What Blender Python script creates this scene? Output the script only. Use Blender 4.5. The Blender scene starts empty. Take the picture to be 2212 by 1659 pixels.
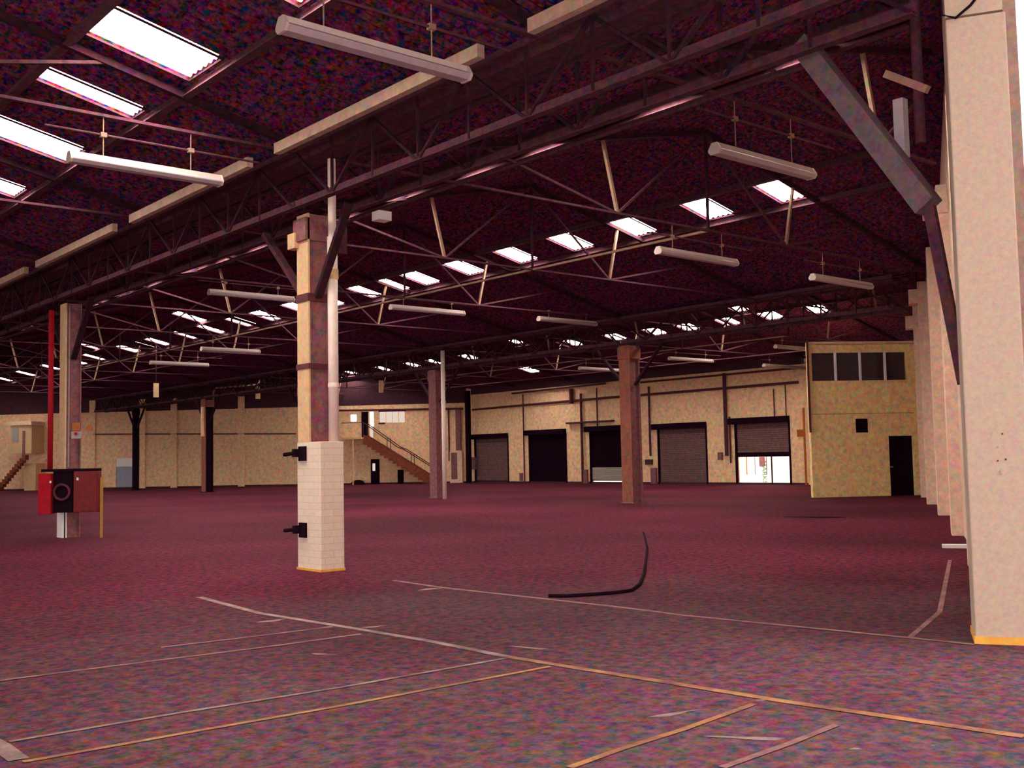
import bpy, math, random
from mathutils import Vector, Matrix
random.seed(7)
S = bpy.context.scene
COL = S.collection

# ------------------------------------------------------------------ camera
FPX, PITCH, ROLL, YAW, EYE = 2314.2, .0691, .0199, .7057, 1.6
def cam_axes():
    fx, fy = math.sin(YAW), math.cos(YAW)
    F = Vector((fx*math.cos(PITCH), fy*math.cos(PITCH), math.sin(PITCH)))
    R = Vector((fy, -fx, 0)); U = R.cross(F)
    c, s = math.cos(ROLL), math.sin(ROLL)
    return c*R - s*U, s*R + c*U, F
R_, U_, F_ = cam_axes()
cd = bpy.data.cameras.new('camera'); cd.sensor_fit = 'HORIZONTAL'; cd.sensor_width = 36
cd.lens = FPX/2212*36; cd.clip_start = .05; cd.clip_end = 600
cam = bpy.data.objects.new('camera', cd); COL.objects.link(cam)
M = Matrix((( R_.x, U_.x, -F_.x, 0), (R_.y, U_.y, -F_.y, 0), (R_.z, U_.z, -F_.z, EYE), (0, 0, 0, 1)))
cam.matrix_world = M
S.camera = cam

# ------------------------------------------------------------------ world, exposure
w = bpy.data.worlds.new('world'); S.world = w; w.use_nodes = True
bg = w.node_tree.nodes['Background']
bg.inputs[0].default_value = (1.0, .93, .90, 1); bg.inputs[1].default_value = 2.6
fl = bpy.data.lights.new('camera_flash', 'POINT'); fl.energy = 1500; fl.color = (1, .88, .84); fl.shadow_soft_size = .03   # the camera's own flash
flo = bpy.data.objects.new('camera_flash', fl); COL.objects.link(flo); flo.location = (.05, 0, 1.70)
sn = bpy.data.lights.new('sun', 'SUN'); sn.energy = 5.0; sn.color = (1, .95, .88); sn.angle = .01
sno = bpy.data.objects.new('sun', sn); COL.objects.link(sno); sno.rotation_euler = Vector((.52, -.30, -.80)).to_track_quat('-Z', 'Y').to_euler()
SKY_L = 52.0          # skylight panels, lit from above by the day outside
S.view_settings.view_transform = 'Standard'; S.view_settings.look = 'None'
S.view_settings.exposure = 0.0; S.view_settings.gamma = 1.0
S.view_settings.use_curve_mapping = False

# ------------------------------------------------------------------ measuring helpers (pixel ray -> point on a real plane)
CAM = Vector((0, 0, EYE))
def ray(x, y): return F_ + R_*((x-1106)/FPX) - U_*((y-829.5)/FPX)
def onP(x, y, p0, n):
    d = ray(x, y); n = Vector(n); return CAM + d*((Vector(p0)-CAM).dot(n)/d.dot(n))
def onX(x, y, X): return onP(x, y, (X, 0, 0), (1, 0, 0))
def onZ(x, y, Z=0.): return onP(x, y, (0, 0, Z), (0, 0, 1))

# ------------------------------------------------------------------ materials
def mat(name, base, amp=.35, scale=4., rough=.85, metal=0., spec=.3, detail=5., kind=None, bright=None):
    m = bpy.data.materials.new(name); m.use_nodes = True
    nt = m.node_tree; N = nt.nodes; L = nt.links; b = N['Principled BSDF']
    b.inputs['Roughness'].default_value = rough; b.inputs['Metallic'].default_value = metal
    b.inputs['Specular IOR Level'].default_value = spec
    geo = N.new('ShaderNodeNewGeometry')
    nz = N.new('ShaderNodeTexNoise'); nz.inputs['Scale'].default_value = scale
    nz.inputs['Detail'].default_value = detail; nz.inputs['Roughness'].default_value = .78
    L.new(geo.outputs['Position'], nz.inputs['Vector'])
    sub = N.new('ShaderNodeVectorMath'); sub.operation = 'SUBTRACT'; sub.inputs[1].default_value = (.5, .5, .5)
    L.new(nz.outputs['Color'], sub.inputs[0])
    mad = N.new('ShaderNodeVectorMath'); mad.operation = 'MULTIPLY_ADD'
    mad.inputs[1].default_value = (amp*4,)*3; mad.inputs[2].default_value = (1, 1, 1)
    L.new(sub.outputs[0], mad.inputs[0])
    mx = N.new('ShaderNodeVectorMath'); mx.operation = 'MAXIMUM'; mx.inputs[1].default_value = (.05, .05, .05)
    L.new(mad.outputs[0], mx.inputs[0])
    mul = N.new('ShaderNodeVectorMath'); mul.operation = 'MULTIPLY'; mul.inputs[1].default_value = base
    L.new(mx.outputs[0], mul.inputs[0])
    out = mul.outputs[0]
    if kind == 'brick':
        sep = N.new('ShaderNodeSeparateXYZ'); L.new(geo.outputs['Position'], sep.inputs[0])
        ad = N.new('ShaderNodeMath'); ad.operation = 'ADD'; L.new(sep.outputs[0], ad.inputs[0]); L.new(sep.outputs[1], ad.inputs[1])
        cb = N.new('ShaderNodeCombineXYZ'); L.new(ad.outputs[0], cb.inputs[0]); L.new(sep.outputs[2], cb.inputs[1])
        br = N.new('ShaderNodeTexBrick'); br.inputs['Scale'].default_value = 1.
        br.inputs['Brick Width'].default_value = .3; br.inputs['Row Height'].default_value = .1
        br.inputs['Mortar Size'].default_value = .004; br.inputs['Mortar Smooth'].default_value = .3
        br.inputs['Color1'].default_value = (1, 1, 1, 1); br.inputs['Color2'].default_value = (.95, .93, .92, 1)
        br.inputs['Mortar'].default_value = (.80, .70, .70, 1)
        L.new(cb.outputs[0], br.inputs['Vector'])
        m2 = N.new('ShaderNodeVectorMath'); m2.operation = 'MULTIPLY'
        L.new(out, m2.inputs[0]); L.new(br.outputs['Color'], m2.inputs[1]); out = m2.outputs[0]
        bp = N.new('ShaderNodeBump'); bp.inputs['Distance'].default_value = .01; bp.inputs['Strength'].default_value = .4
        L.new(br.outputs['Fac'], bp.inputs['Height']); bp.invert = True
        L.new(bp.outputs[0], b.inputs['Normal'])
    L.new(out, b.inputs['Base Color'])
    return m

def emis(name, col, st, period=None):
    m = bpy.data.materials.new(name); m.use_nodes = True
    nt = m.node_tree; N = nt.nodes; L = nt.links; N.remove(N['Principled BSDF'])
    e = N.new('ShaderNodeEmission'); e.inputs[0].default_value = (*col, 1); e.inputs[1].default_value = st
    L.new(e.outputs[0], N['Material Output'].inputs[0])
    if period:   # grimy overlaps in the valleys of the corrugation
        geo = N.new('ShaderNodeNewGeometry'); sep = N.new('ShaderNodeSeparateXYZ'); L.new(geo.outputs['Position'], sep.inputs[0])
        md = N.new('ShaderNodeMath'); md.operation = 'PINGPONG'; md.inputs[1].default_value = period/2
        sh = N.new('ShaderNodeMath'); sh.operation = 'ADD'; sh.inputs[1].default_value = period/2; L.new(sep.outputs[1], sh.inputs[0]); L.new(sh.outputs[0], md.inputs[0])
        cr = N.new('ShaderNodeMapRange'); cr.inputs[1].default_value = 0.; cr.inputs[2].default_value = .014
        cr.inputs[3].default_value = .008; cr.inputs[4].default_value = 1.
        L.new(md.outputs[0], cr.inputs[0])
        mm = N.new('ShaderNodeMath'); mm.operation = 'MULTIPLY'; mm.inputs[1].default_value = st
        L.new(cr.outputs[0], mm.inputs[0]); L.new(mm.outputs[0], e.inputs[1])
    return m

PITCHC = .16
def floor_mat():
    m = mat('floor concrete', (.100, .013, .029), amp=1.8, scale=11., rough=.85, spec=.04, detail=3.)
    nt = m.node_tree; N = nt.nodes; L = nt.links; b = N['Principled BSDF']
    src = b.inputs['Base Color'].links[0].from_socket
    geo = [n for n in N if n.type == 'NEW_GEOMETRY'][0]
    # broad worn pale areas
    n1 = N.new('ShaderNodeTexNoise'); n1.inputs['Scale'].default_value = .16; n1.inputs['Detail'].default_value = 3
    L.new(geo.outputs['Position'], n1.inputs['Vector'])
    r1 = N.new('ShaderNodeMapRange'); r1.inputs[1].default_value = .35; r1.inputs[2].default_value = .68
    r1.inputs[3].default_value = .7; r1.inputs[4].default_value = 1.35; L.new(n1.outputs[0], r1.inputs[0])
    s1 = N.new('ShaderNodeVectorMath'); s1.operation = 'SCALE'; L.new(src, s1.inputs[0]); L.new(r1.outputs[0], s1.inputs['Scale'])
    # small white scuffs
    n2 = N.new('ShaderNodeTexNoise'); n2.inputs['Scale'].default_value = 1.7; n2.inputs['Detail'].default_value = 5
    n2.inputs['Roughness'].default_value = .7
    mp = N.new('ShaderNodeMapping'); mp.inputs['Rotation'].default_value = (0, 0, .5); mp.inputs['Scale'].default_value = (1, .45, 1)
    L.new(geo.outputs['Position'], mp.inputs[0]); L.new(mp.outputs[0], n2.inputs['Vector'])
    r2 = N.new('ShaderNodeMapRange'); r2.inputs[1].default_value = .69; r2.inputs[2].default_value = .78
    r2.inputs[3].default_value = 0; r2.inputs[4].default_value = .55; L.new(n2.outputs[0], r2.inputs[0])
    mx = N.new('ShaderNodeMix'); mx.data_type = 'RGBA'
    L.new(r2.outputs[0], mx.inputs[0]); L.new(s1.outputs[0], mx.inputs[6]); mx.inputs[7].default_value = (.34, .25, .27, 1)
    # flash and daylight on the near floor painted as a ragged paler patch
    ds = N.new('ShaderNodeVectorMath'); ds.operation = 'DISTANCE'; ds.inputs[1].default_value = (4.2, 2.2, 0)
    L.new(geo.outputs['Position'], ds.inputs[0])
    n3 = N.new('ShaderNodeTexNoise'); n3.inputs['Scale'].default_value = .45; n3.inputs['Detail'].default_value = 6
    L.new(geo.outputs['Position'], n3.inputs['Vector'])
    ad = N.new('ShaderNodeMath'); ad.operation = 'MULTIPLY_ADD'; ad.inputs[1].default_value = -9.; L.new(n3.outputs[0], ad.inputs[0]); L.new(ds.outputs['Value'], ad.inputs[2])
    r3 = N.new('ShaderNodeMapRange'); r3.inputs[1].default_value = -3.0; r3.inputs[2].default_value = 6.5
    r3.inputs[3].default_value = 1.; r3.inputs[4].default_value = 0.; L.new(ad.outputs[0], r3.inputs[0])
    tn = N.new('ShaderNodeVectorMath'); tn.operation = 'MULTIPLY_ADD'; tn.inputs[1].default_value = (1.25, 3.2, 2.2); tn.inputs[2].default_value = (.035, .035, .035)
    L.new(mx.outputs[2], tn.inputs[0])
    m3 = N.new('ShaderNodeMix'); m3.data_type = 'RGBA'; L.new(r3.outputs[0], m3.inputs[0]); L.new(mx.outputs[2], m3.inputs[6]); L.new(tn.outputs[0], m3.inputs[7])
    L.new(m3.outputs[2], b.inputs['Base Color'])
    return m

def worn_paint(name, col, amp=.3):
    """old floor paint: the bare concrete shows through the gaps"""
    m = mat(name, col, amp=amp, scale=8., rough=.7)
    nt = m.node_tree; N = nt.nodes; L = nt.links; b = N['Principled BSDF']
    src = b.inputs['Base Color'].links[0].from_socket
    geo = [n for n in N if n.type == 'NEW_GEOMETRY'][0]
    n1 = N.new('ShaderNodeTexNoise'); n1.inputs['Scale'].default_value = 2.2; n1.inputs['Detail'].default_value = 6; n1.inputs['Roughness'].default_value = .75
    L.new(geo.outputs['Position'], n1.inputs['Vector'])
    r1 = N.new('ShaderNodeMapRange'); r1.inputs[1].default_value = .38; r1.inputs[2].default_value = .6
    r1.inputs[3].default_value = .15; r1.inputs[4].default_value = 1.; L.new(n1.outputs[0], r1.inputs[0])
    mx = N.new('ShaderNodeMix'); mx.data_type = 'RGBA'; L.new(r1.outputs[0], mx.inputs[0])
    mx.inputs[6].default_value = (.13, .04, .052, 1); L.new(src, mx.inputs[7])
    L.new(mx.outputs[2], b.inputs['Base Color'])
    return m

MT = dict(
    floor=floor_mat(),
    ground=mat('yard concrete', (.6, .57, .53), .05, 1.),
    roof=mat('roof sheet', (.092, .020, .056), 2.2, 11., spec=.03, detail=2.),
    steel=mat('dark painted steel', (.040, .014, .022), 1.0, 7., .9, spec=.03),
    steel_mid=mat('brown grey painted steel', (.085, .032, .045), .9, 9., .9, spec=.03),
    jamb_shade=mat('brown door jamb', (.30, .20, .16), .5, 12., .9, spec=.03),
    steel_brace=mat('grey painted brace', (.13, .085, .10), .7, 9., .9, spec=.03),
    steel_pale=mat('pale dusty steel', (.26, .15, .11), .5, 8., .8, spec=.05),
    cream_beam=mat('cream painted beam', (.42, .27, .21), .5, 8., spec=.05),
    wall=mat('cream wall paint', (.90, .56, .34), .6, 5., spec=.05),
    wall_r=mat('pale wall paint', (.82, .56, .43), .4, 7., spec=.05),
    wall_o=mat('yellowed office paint', (.95, .66, .32), .6, 6., spec=.05),
    wall_seam=mat('grime seam', (.3, .18, .12), .4, 6.),
    pillar=mat('pale pillar paint', (.50, .38, .30), .18, 22., spec=.05, detail=3.),
    dark_band=mat('soot on wall', (.06, .015, .028), .9, 5.),  # near-black band along wall tops and feet
    brick=mat('painted brick', (.80, .64, .52), .14, 14., kind='brick'),
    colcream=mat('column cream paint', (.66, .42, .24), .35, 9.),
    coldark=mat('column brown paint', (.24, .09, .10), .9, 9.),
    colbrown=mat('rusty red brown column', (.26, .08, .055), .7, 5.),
    pipe_white=mat('white pipe', (.92, .72, .66), .15, 10., .5),
    pipe_dark=mat('dark pipe', (.10, .02, .03), .6, 8.),
    red=mat('red paint', (.16, .008, .012), .6, 8., .6),
    red_bright=mat('bright red paint', (.36, .008, .02), .4, 8., .7, spec=.1),
    black=mat('black rubber', (.014, .004, .010), .4, 8., .95, spec=.03),
    darkin=mat('dark interior', (.012, .003, .010), .6, 6., .95, spec=.02),
    shutter=mat('shutter brown grey', (.19, .10, .10), .8, 6., .9, spec=.05),
    shutter_dk=mat('shutter black', (.014, .003, .010), .8, 6., .95, spec=.02),
    shutter_daylit=mat('shutter daylit slats', (.40, .33, .28), .3, 6., .6),
    yellow=mat('dull yellow paint', (.42, .20, .03), .4, 8.),
    orange=mat('faded orange paint', (.42, .11, .02), .4, 8.),
    white=mat('white paint', (.85, .8, .78), .08, 8.),
    fixture=mat('cream light fitting', (.50, .39, .36), .2, 10., .6),
    fixture_in=mat('grey light fitting', (.35, .26, .29), .25, 10., .6),
    tube=mat('unlit tube', (.8, .76, .76), .05, 10., .3),
    glass_dk=mat('dark window glass', (.03, .012, .025), .8, 2., .12, spec=.6),
    glass_lt=emis('daylit pane', (1., .80, .68), .78),
    glass_wh=emis('bright daylit pane', (1., .98, 1.), 3.),
    sky=emis('skylight sheet', (1., .93, .80), SKY_L, PITCHC),
    bluedoor=mat('blue grey roller door', (.34, .34, .44), .25, 6., .6),
    line_pale=worn_paint('worn pale floor line', (.42, .27, .25)),
    line_yel=worn_paint('worn yellow floor line', (.55, .24, .08)),
    line_pink=worn_paint('worn pink floor line', (.42, .19, .18)),
    base_yel=mat('yellow edge line', (.75, .36, .06), .3, 8.),
    stair=mat('brown stair', (.22, .05, .025), .8, 6.),
    greenink=mat('green letters', (.10, .30, .14), .1, 6.),
    grey=mat('grey panel', (.35, .30, .31), .3, 6.),
)

# ------------------------------------------------------------------ mesh builder
class MB:
    def __init__(s): s.v = []; s.f = []
    def add(s, vs, fs):
        k = len(s.v); s.v += [Vector(q) for q in vs]; s.f += [tuple(i+k for i in f) for f in fs]; return s
    def box(s, x0, x1, y0, y1, z0, z1):
        vs = [(x, y, z) for z in (z0, z1) for y in (y0, y1) for x in (x0, x1)]
        return s.add(vs, [(0, 2, 3, 1), (4, 5, 7, 6), (0, 1, 5, 4), (2, 6, 7, 3), (0, 4, 6, 2), (1, 3, 7, 5)])
    def obox(s, o, ax, ay, sx, sy, z0, z1):
        """box on a turned footprint: origin o (x,y), unit axes ax, ay, ranges sx, sy"""
        vs = []
        for z in (z0, z1):
            for b in sy:
                for a in sx:
                    vs.append((o[0]+ax[0]*a+ay[0]*b, o[1]+ax[1]*a+ay[1]*b, z))
        return s.add(vs, [(0, 2, 3, 1), (4, 5, 7, 6), (0, 1, 5, 4), (2, 6, 7, 3), (0, 4, 6, 2), (1, 3, 7, 5)])
    def beam(s, p, q, w, h, up=(0, 0, 1)):
        p = Vector(p); q = Vector(q); d = (q-p).normalized(); u = Vector(up)
        if abs(d.dot(u)) > .98: u = Vector((1, 0, 0))
        a = d.cross(u).normalized()*(w/2); b = a.cross(d).normalized()*(h/2)
        vs = [e+sa*a+sb*b for e in (p, q) for sa, sb in ((-1, -1), (1, -1), (1, 1), (-1, 1))]
        return s.add(vs, [(3, 2, 1, 0), (4, 5, 6, 7), (0, 1, 5, 4), (1, 2, 6, 5), (2, 3, 7, 6), (3, 0, 4, 7)])
    def angle(s, p, q, w, t=.012):
        """rolled steel angle: two thin legs"""
        s.beam(p, q, w, t); off = Vector((0, 0, w/2))
        return s.beam(Vector(p)+off, Vector(q)+off, t, w)
    def tube(s, pts, r, n=10, cap=True):
        pts = [Vector(p) for p in pts]; k0 = len(s.v); prev = None
        for i, p in enumerate(pts):
            d = ((pts[min(i+1, len(pts)-1)]-pts[max(i-1, 0)])).normalized()
            if prev is None:
                u = Vector((0, 0, 1)) if abs(d.z) < .9 else Vector((1, 0, 0)); a = d.cross(u).normalized()
            else: a = (prev - d*prev.dot(d)).normalized()
            prev = a; b = d.cross(a)
            rr = r[i] if isinstance(r, (list, tuple)) else r
            for j in range(n):
                t = 2*math.pi*j/n; s.v.append(p+a*math.cos(t)*rr+b*math.sin(t)*rr)
        for i in range(len(pts)-1):
            for j in range(n):
                s.f.append((k0+i*n+j, k0+i*n+(j+1) % n, k0+(i+1)*n+(j+1) % n, k0+(i+1)*n+j))
        if cap:
            s.f.append(tuple(k0+j for j in reversed(range(n)))); s.f.append(tuple(k0+(len(pts)-1)*n+j for j in range(n)))
        return s
    def prism(s, prof, p, q, up=(0, 0, 1)):
        """extrude a 2-D profile (side, up) from p to q"""
        p = Vector(p); q = Vector(q); d = (q-p).normalized(); a = d.cross(Vector(up)).normalized(); b = a.cross(d)
        n = len(prof); vs = [e+a*x+b*y for e in (p, q) for x, y in prof]
        return s.add(vs, [tuple(reversed(range(n))), tuple(range(n, 2*n))]+[(i, (i+1) % n, n+(i+1) % n, n+i) for i in range(n)])
    def build(s, name, m, parent=None, label=None, cat=None, group=None, kind=None, bevel=0, smooth=False):
        if parent is not None: o0 = Vector(parent['_o'])
        else:
            xs = [v.x for v in s.v]; ys = [v.y for v in s.v]; zs = [v.z for v in s.v]
            o0 = Vector(((min(xs)+max(xs))/2, (min(ys)+max(ys))/2, min(zs)))
        me = bpy.data.meshes.new(name); me.from_pydata([v-o0 for v in s.v], [], s.f); me.update()
        me.materials.append(MT[m] if isinstance(m, str) else m)
        if smooth:
            for p in me.polygons: p.use_smooth = len(p.vertices) == 4
        o = bpy.data.objects.new(name, me); COL.objects.link(o)
        if parent is not None: o.parent = parent
        else: o.location = o0
        o['_o'] = list(o0)
        if bevel:
            b = o.modifiers.new('bevel', 'BEVEL'); b.width = bevel; b.segments = 2; b.limit_method = 'ANGLE'
        tag(o, label, cat, group, kind)
        return o
def tag(o, label=None, cat=None, group=None, kind=None):
    if label: o['label'] = label
    if cat: o['category'] = cat
    if group: o['group'] = group
    if kind: o['kind'] = kind
def thing(name, label, cat, loc, group=None, kind=None):
    o = bpy.data.objects.new(name, None); COL.objects.link(o); o.location = loc; o.empty_display_size = .2
    o['_o'] = list(loc); tag(o, label, cat, group, kind); return o
def text(name, body, size, loc, rot, m, parent=None, ext=.004):
    c = bpy.data.curves.new(name, 'FONT'); c.body = body; c.size = size; c.extrude = ext; c.align_x = 'CENTER'; c.align_y = 'CENTER'
    o = bpy.data.objects.new(name, c); dg = bpy.context.evaluated_depsgraph_get()
    me = bpy.data.meshes.new_from_object(o); bpy.data.objects.remove(o)
    me.materials.append(MT[m]); o = bpy.data.objects.new(name, me); COL.objects.link(o)
    o.matrix_basis = Matrix.Translation(Vector(loc)-(Vector(parent['_o']) if parent is not None else Vector())) @ rot.to_4x4()
    if parent is not None: o.parent = parent
    return o
ORD = ['first', 'second', 'third', 'fourth', 'fifth', 'sixth', 'seventh', 'eighth', 'ninth', 'tenth', 'eleventh', 'twelfth',
       'thirteenth', 'fourteenth', 'fifteenth', 'sixteenth', 'seventeenth', 'eighteenth', 'nineteenth', 'twentieth',
       'twenty-first', 'twenty-second', 'twenty-third', 'twenty-fourth', 'twenty-fifth', 'twenty-sixth', 'twenty-seventh']

# ------------------------------------------------------------------ plan
XA, XB, XC = 8.24, 26.80, 45.36            # girder rows and the dock wall
Y0, DY = 14.14, 5.55                       # truss planes; a column at every second one
EAVE, SL = 6.4, .225
XR1, XR2, XR3 = -1.04, 17.52, 36.08        # ridges
RW0, RWD = Vector((8.69, 4.37)), Vector((.871, .491))          # right wall: inner face of its pillars
RWN = Vector((.491, -.871))                                     # outwards
LW0, LWD = Vector((45.36, 57.65)), Vector((-.682, .731))        # wall at far left
LWN = Vector((.731, .682))
def lw(s, off=0.): v = LW0+LWD*s-LWN*off; return (v.x, v.y)
def lwp(x, y, off=0.):                                          # pixel -> (s, z) on far left wall
    p = onP(x, y, (*lw(0, off), 0), (LWN.x, LWN.y, 0)); return (Vector((p.x, p.y))-Vector(lw(0, off))).dot(LWD), p.z
def roofz(x):
    if x < XR1: return EAVE+SL*(x+10.32)
    for a, r, b in ((-10.32, XR1, XA), (XA, XR2, XB), (XB, XR3, XC+.4)):
        if x <= b: return EAVE+SL*(x-a) if x < r else EAVE+SL*((XA if b == XA else XB if b == XB else XC)-x)
    return EAVE

# ------------------------------------------------------------------ floor and ground
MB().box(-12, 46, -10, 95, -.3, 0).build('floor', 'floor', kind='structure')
MB().box(-60, 110, -70, 150, -.6, -.32).build('ground', 'ground', kind='structure')

side = MB().box(-10.6, -10.35, -9.6, 92, 5.6, 6.6)
for k in range(9): side.box(-10.6, -10.3, -9.6+k*12.6, -9.0+k*12.6, 0, 5.7)
side.build('wall_unseen_bays', 'wall', kind='structure')  # unseen side, shaped as tall open bays to let daylight in
MB().box(-10.6, 3.5, -9.75, -9.5, 0, 8.6).build('wall_unseen_block', 'wall', kind='structure')  # unseen rear wall, added to cut daylight on faces turned this way

# ------------------------------------------------------------------ roof with holes for the skylights
SKYS = []      # (half, x0, x1, yc, w)
def sk(h, x0, x1, lst):
    for yc, wd in lst: SKYS.append((h, x0, x1, yc, wd))
sk('1R', 4.62, 6.0, [(10.25, .96), (13.3, .96), (15.6, .48), (18.35, .96), (21.55, .8)])
sk('2L', 12.5, 13.6, [(9.0, .8), (11.9, .8), (15.0, .8), (17.1, .8), (19.6, .8), (22.3, .8), (26.8, .8), (28.9, .8), (30.6, .8), (34.2, .8), (36.5, .8), (39.1, .8), (47.7, .8), (52.6, .8)])
sk('2R', 20.28, 21.42, [(14.65, .8), (16.88, .8), (19.4, .8), (21.85, .8), (24.2, .8), (26.8, .8), (29.15, .8), (30.85, .48), (32.6, .64), (35.2, .8), (37.6, .8), (40.3, .8), (42.5, .8), (48.2, .64), (51.6, .64), (53.4, .48), (55.4, .8), (60.4, .64), (63.4, .8), (68.0, .8), (73.0, .8), (78.2, .8)])
sk('2R', 18.8, 20.15, [(44.5, .64), (57.7, .48)])
sk('2R', 20.35, 21.5, [(45.5, .48)])
sk('3L', 28.5, 29.6, [(23.4, .8), (25.5, .8), (27.4, .8), (36.6, .8), (38.2, .8), (50.6, .8), (54.9, .8), (59.2, .8)])
sk('3R', 38.85, 39.95, [(26.2, .8), (28.5, .8), (30.95, .8), (33.4, .8), (35.5, .8), (38.2, .8), (41.3, .64), (50.3, .8), (53.8, .64), (56.1, .64), (59.5, .8), (63.4, .64)])
sk('3R', 37.7, 38.5, [(29.35, .64), (44.5, .64)])
sk('3R', 42.3, 43.4, [(48.7, .8)])
HALF = {'1R': (XR1, XA), '2L': (XA, XR2), '2R': (XR2, XB), '3L': (XB, XR3), '3R': (XR3, XC+.25)}
def snap(yc, wd):
    n = max(2, round(wd/PITCHC)); k = round((yc-wd/2)/PITCHC); return k, k+n
def corr(y): return .022*math.cos(2*math.pi*y/PITCHC)
roof = MB()
def outside(x, y):
    p = Vector((x, y))
    return (p-RW0).dot(RWN) > .56 or (p-LW0).dot(LWN) > .4
for h, (xa, xb) in {**HALF, '1L': (-10.32, XR1)}.items():
    mine = [s for s in SKYS if s[0] == h]
    cuts = sorted({xa, xb, *[s[1] for s in mine], *[s[2] for s in mine]})
    k0, k1 = int(-9/PITCHC), int(92/PITCHC)
    holes = [(s[1], s[2], *snap(s[3], s[4])) for s in mine]
    for ci in range(len(cuts)-1):
        c0, c1 = cuts[ci], cuts[ci+1]
        ns = max(1, round((c1-c0)/1.2)); segs = [c0+(c1-c0)*i/ns for i in range(ns+1)]
        for si in range(len(segs)-1):
            s0, s1 = segs[si], segs[si+1]; xm = (s0+s1)/2
            for k in range(k0, k1):
                if any(a-1e-6 <= c0 and c1 <= b+1e-6 and p <= k < q for a, b, p, q in holes): continue
                if outside(s0, (k+.5)*PITCHC) and outside(s1, (k+.5)*PITCHC): continue
                vs = []
                for j in range(5):
                    y = (k+j/4)*PITCHC
                    for x in (s0, s1): vs.append((x, y, roofz(x)+corr(y)))
                roof.add(vs, [(2*j, 2*j+1, 2*j+3, 2*j+2) for j in range(4)])
roof.build('ceiling', 'roof', kind='structure')
cnt = {}
names = {'1R': 'in the near left roof slope', '2L': 'in the row glimpsed through the girders',
         '2R': 'in the long middle row', '3L': 'in the far edge-on row',
         '3R': 'in the row above the loading doors'}
for h, x0, x1, yc, wd in sorted(SKYS, key=lambda s: (s[0], s[3])):
    i = cnt[h] = cnt.get(h, 0)+1
    a, b = snap(yc, wd); mb = MB(); vs = []; n = (b-a)*6
    for j in range(n+1):
        y = (a+j/6)*PITCHC
        for x in (x0, x1): vs.append((x, y, roofz(x)+corr(y)))
    mb.add(vs, [(2*j, 2*j+1, 2*j+3, 2*j+2) for j in range(n)])
    t = mb.build('skylight', 'sky', label='bright corrugated skylight %s, %s from the right' % (names[h], ORD[i-1]), cat='skylight', group='skylight panels '+names[h])
    fr = MB(); ya_, yb_ = a*PITCHC-.03, b*PITCHC+.03
    for yy in (ya_, yb_): fr.beam((x0-.03, yy, roofz(x0-.03)-.03), (x1+.03, yy, roofz(x1+.03)-.03), .02, .03)
    for xx in (x0-.03, x1+.03): fr.beam((xx, ya_, roofz(xx)-.03), (xx, yb_, roofz(xx)-.03), .02, .03)
    fr.build('frame', 'steel', t)

# purlins: angles running the length of each slope, just below the sheets
pn = {'1R': 'near left slope', '2L': 'middle slope rising to the ridge', '2R': 'middle slope carrying the long skylight row', '3L': 'far slope rising to its ridge', '3R': 'far slope above the loading doors'}
for h, xs in {'1R': [(6.12, 'below'), (4.5, 'above')], '2L': [(12.3, 'below'), (13.75, 'above')], '2R': [(21.6, 'below'), (20.1, 'above')],
              '3L': [(28.3, 'below'), (29.8, 'above')], '3R': [(40.1, 'below'), (38.7, 'above')]}.items():
    for x, wh in xs:
        ya = RW0.y+(x-RW0.x)*RWD.y/RWD.x+.1 if x > 8.3 else -6
        yb = LW0.y+(x-LW0.x)*LWD.y/LWD.x-.2 if x > 9 else 85
        MB().angle((x, ya, roofz(x)-.14), (x, min(yb, 85), roofz(x)-.14), .13, .015).build('roof_purlin', 'steel_mid',
            label='dark steel purlin under the %s, just %s its skylights' % (pn[h], wh), cat='purlin')

# cream eave beams between the trusses along the near girder row
for i, k in enumerate(range(-2, 9)):
    ya, yb = Y0+k*DY+.42, Y0+(k+1)*DY-.42
    MB().box(7.27, 7.37, ya, yb, 6.04, 6.19).build('eave_beam', 'cream_beam',
        label='cream eave beam above the near lattice girder, %s from the right' % ORD[i], cat='beam', group='cream eave beams over the near girders')

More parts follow.
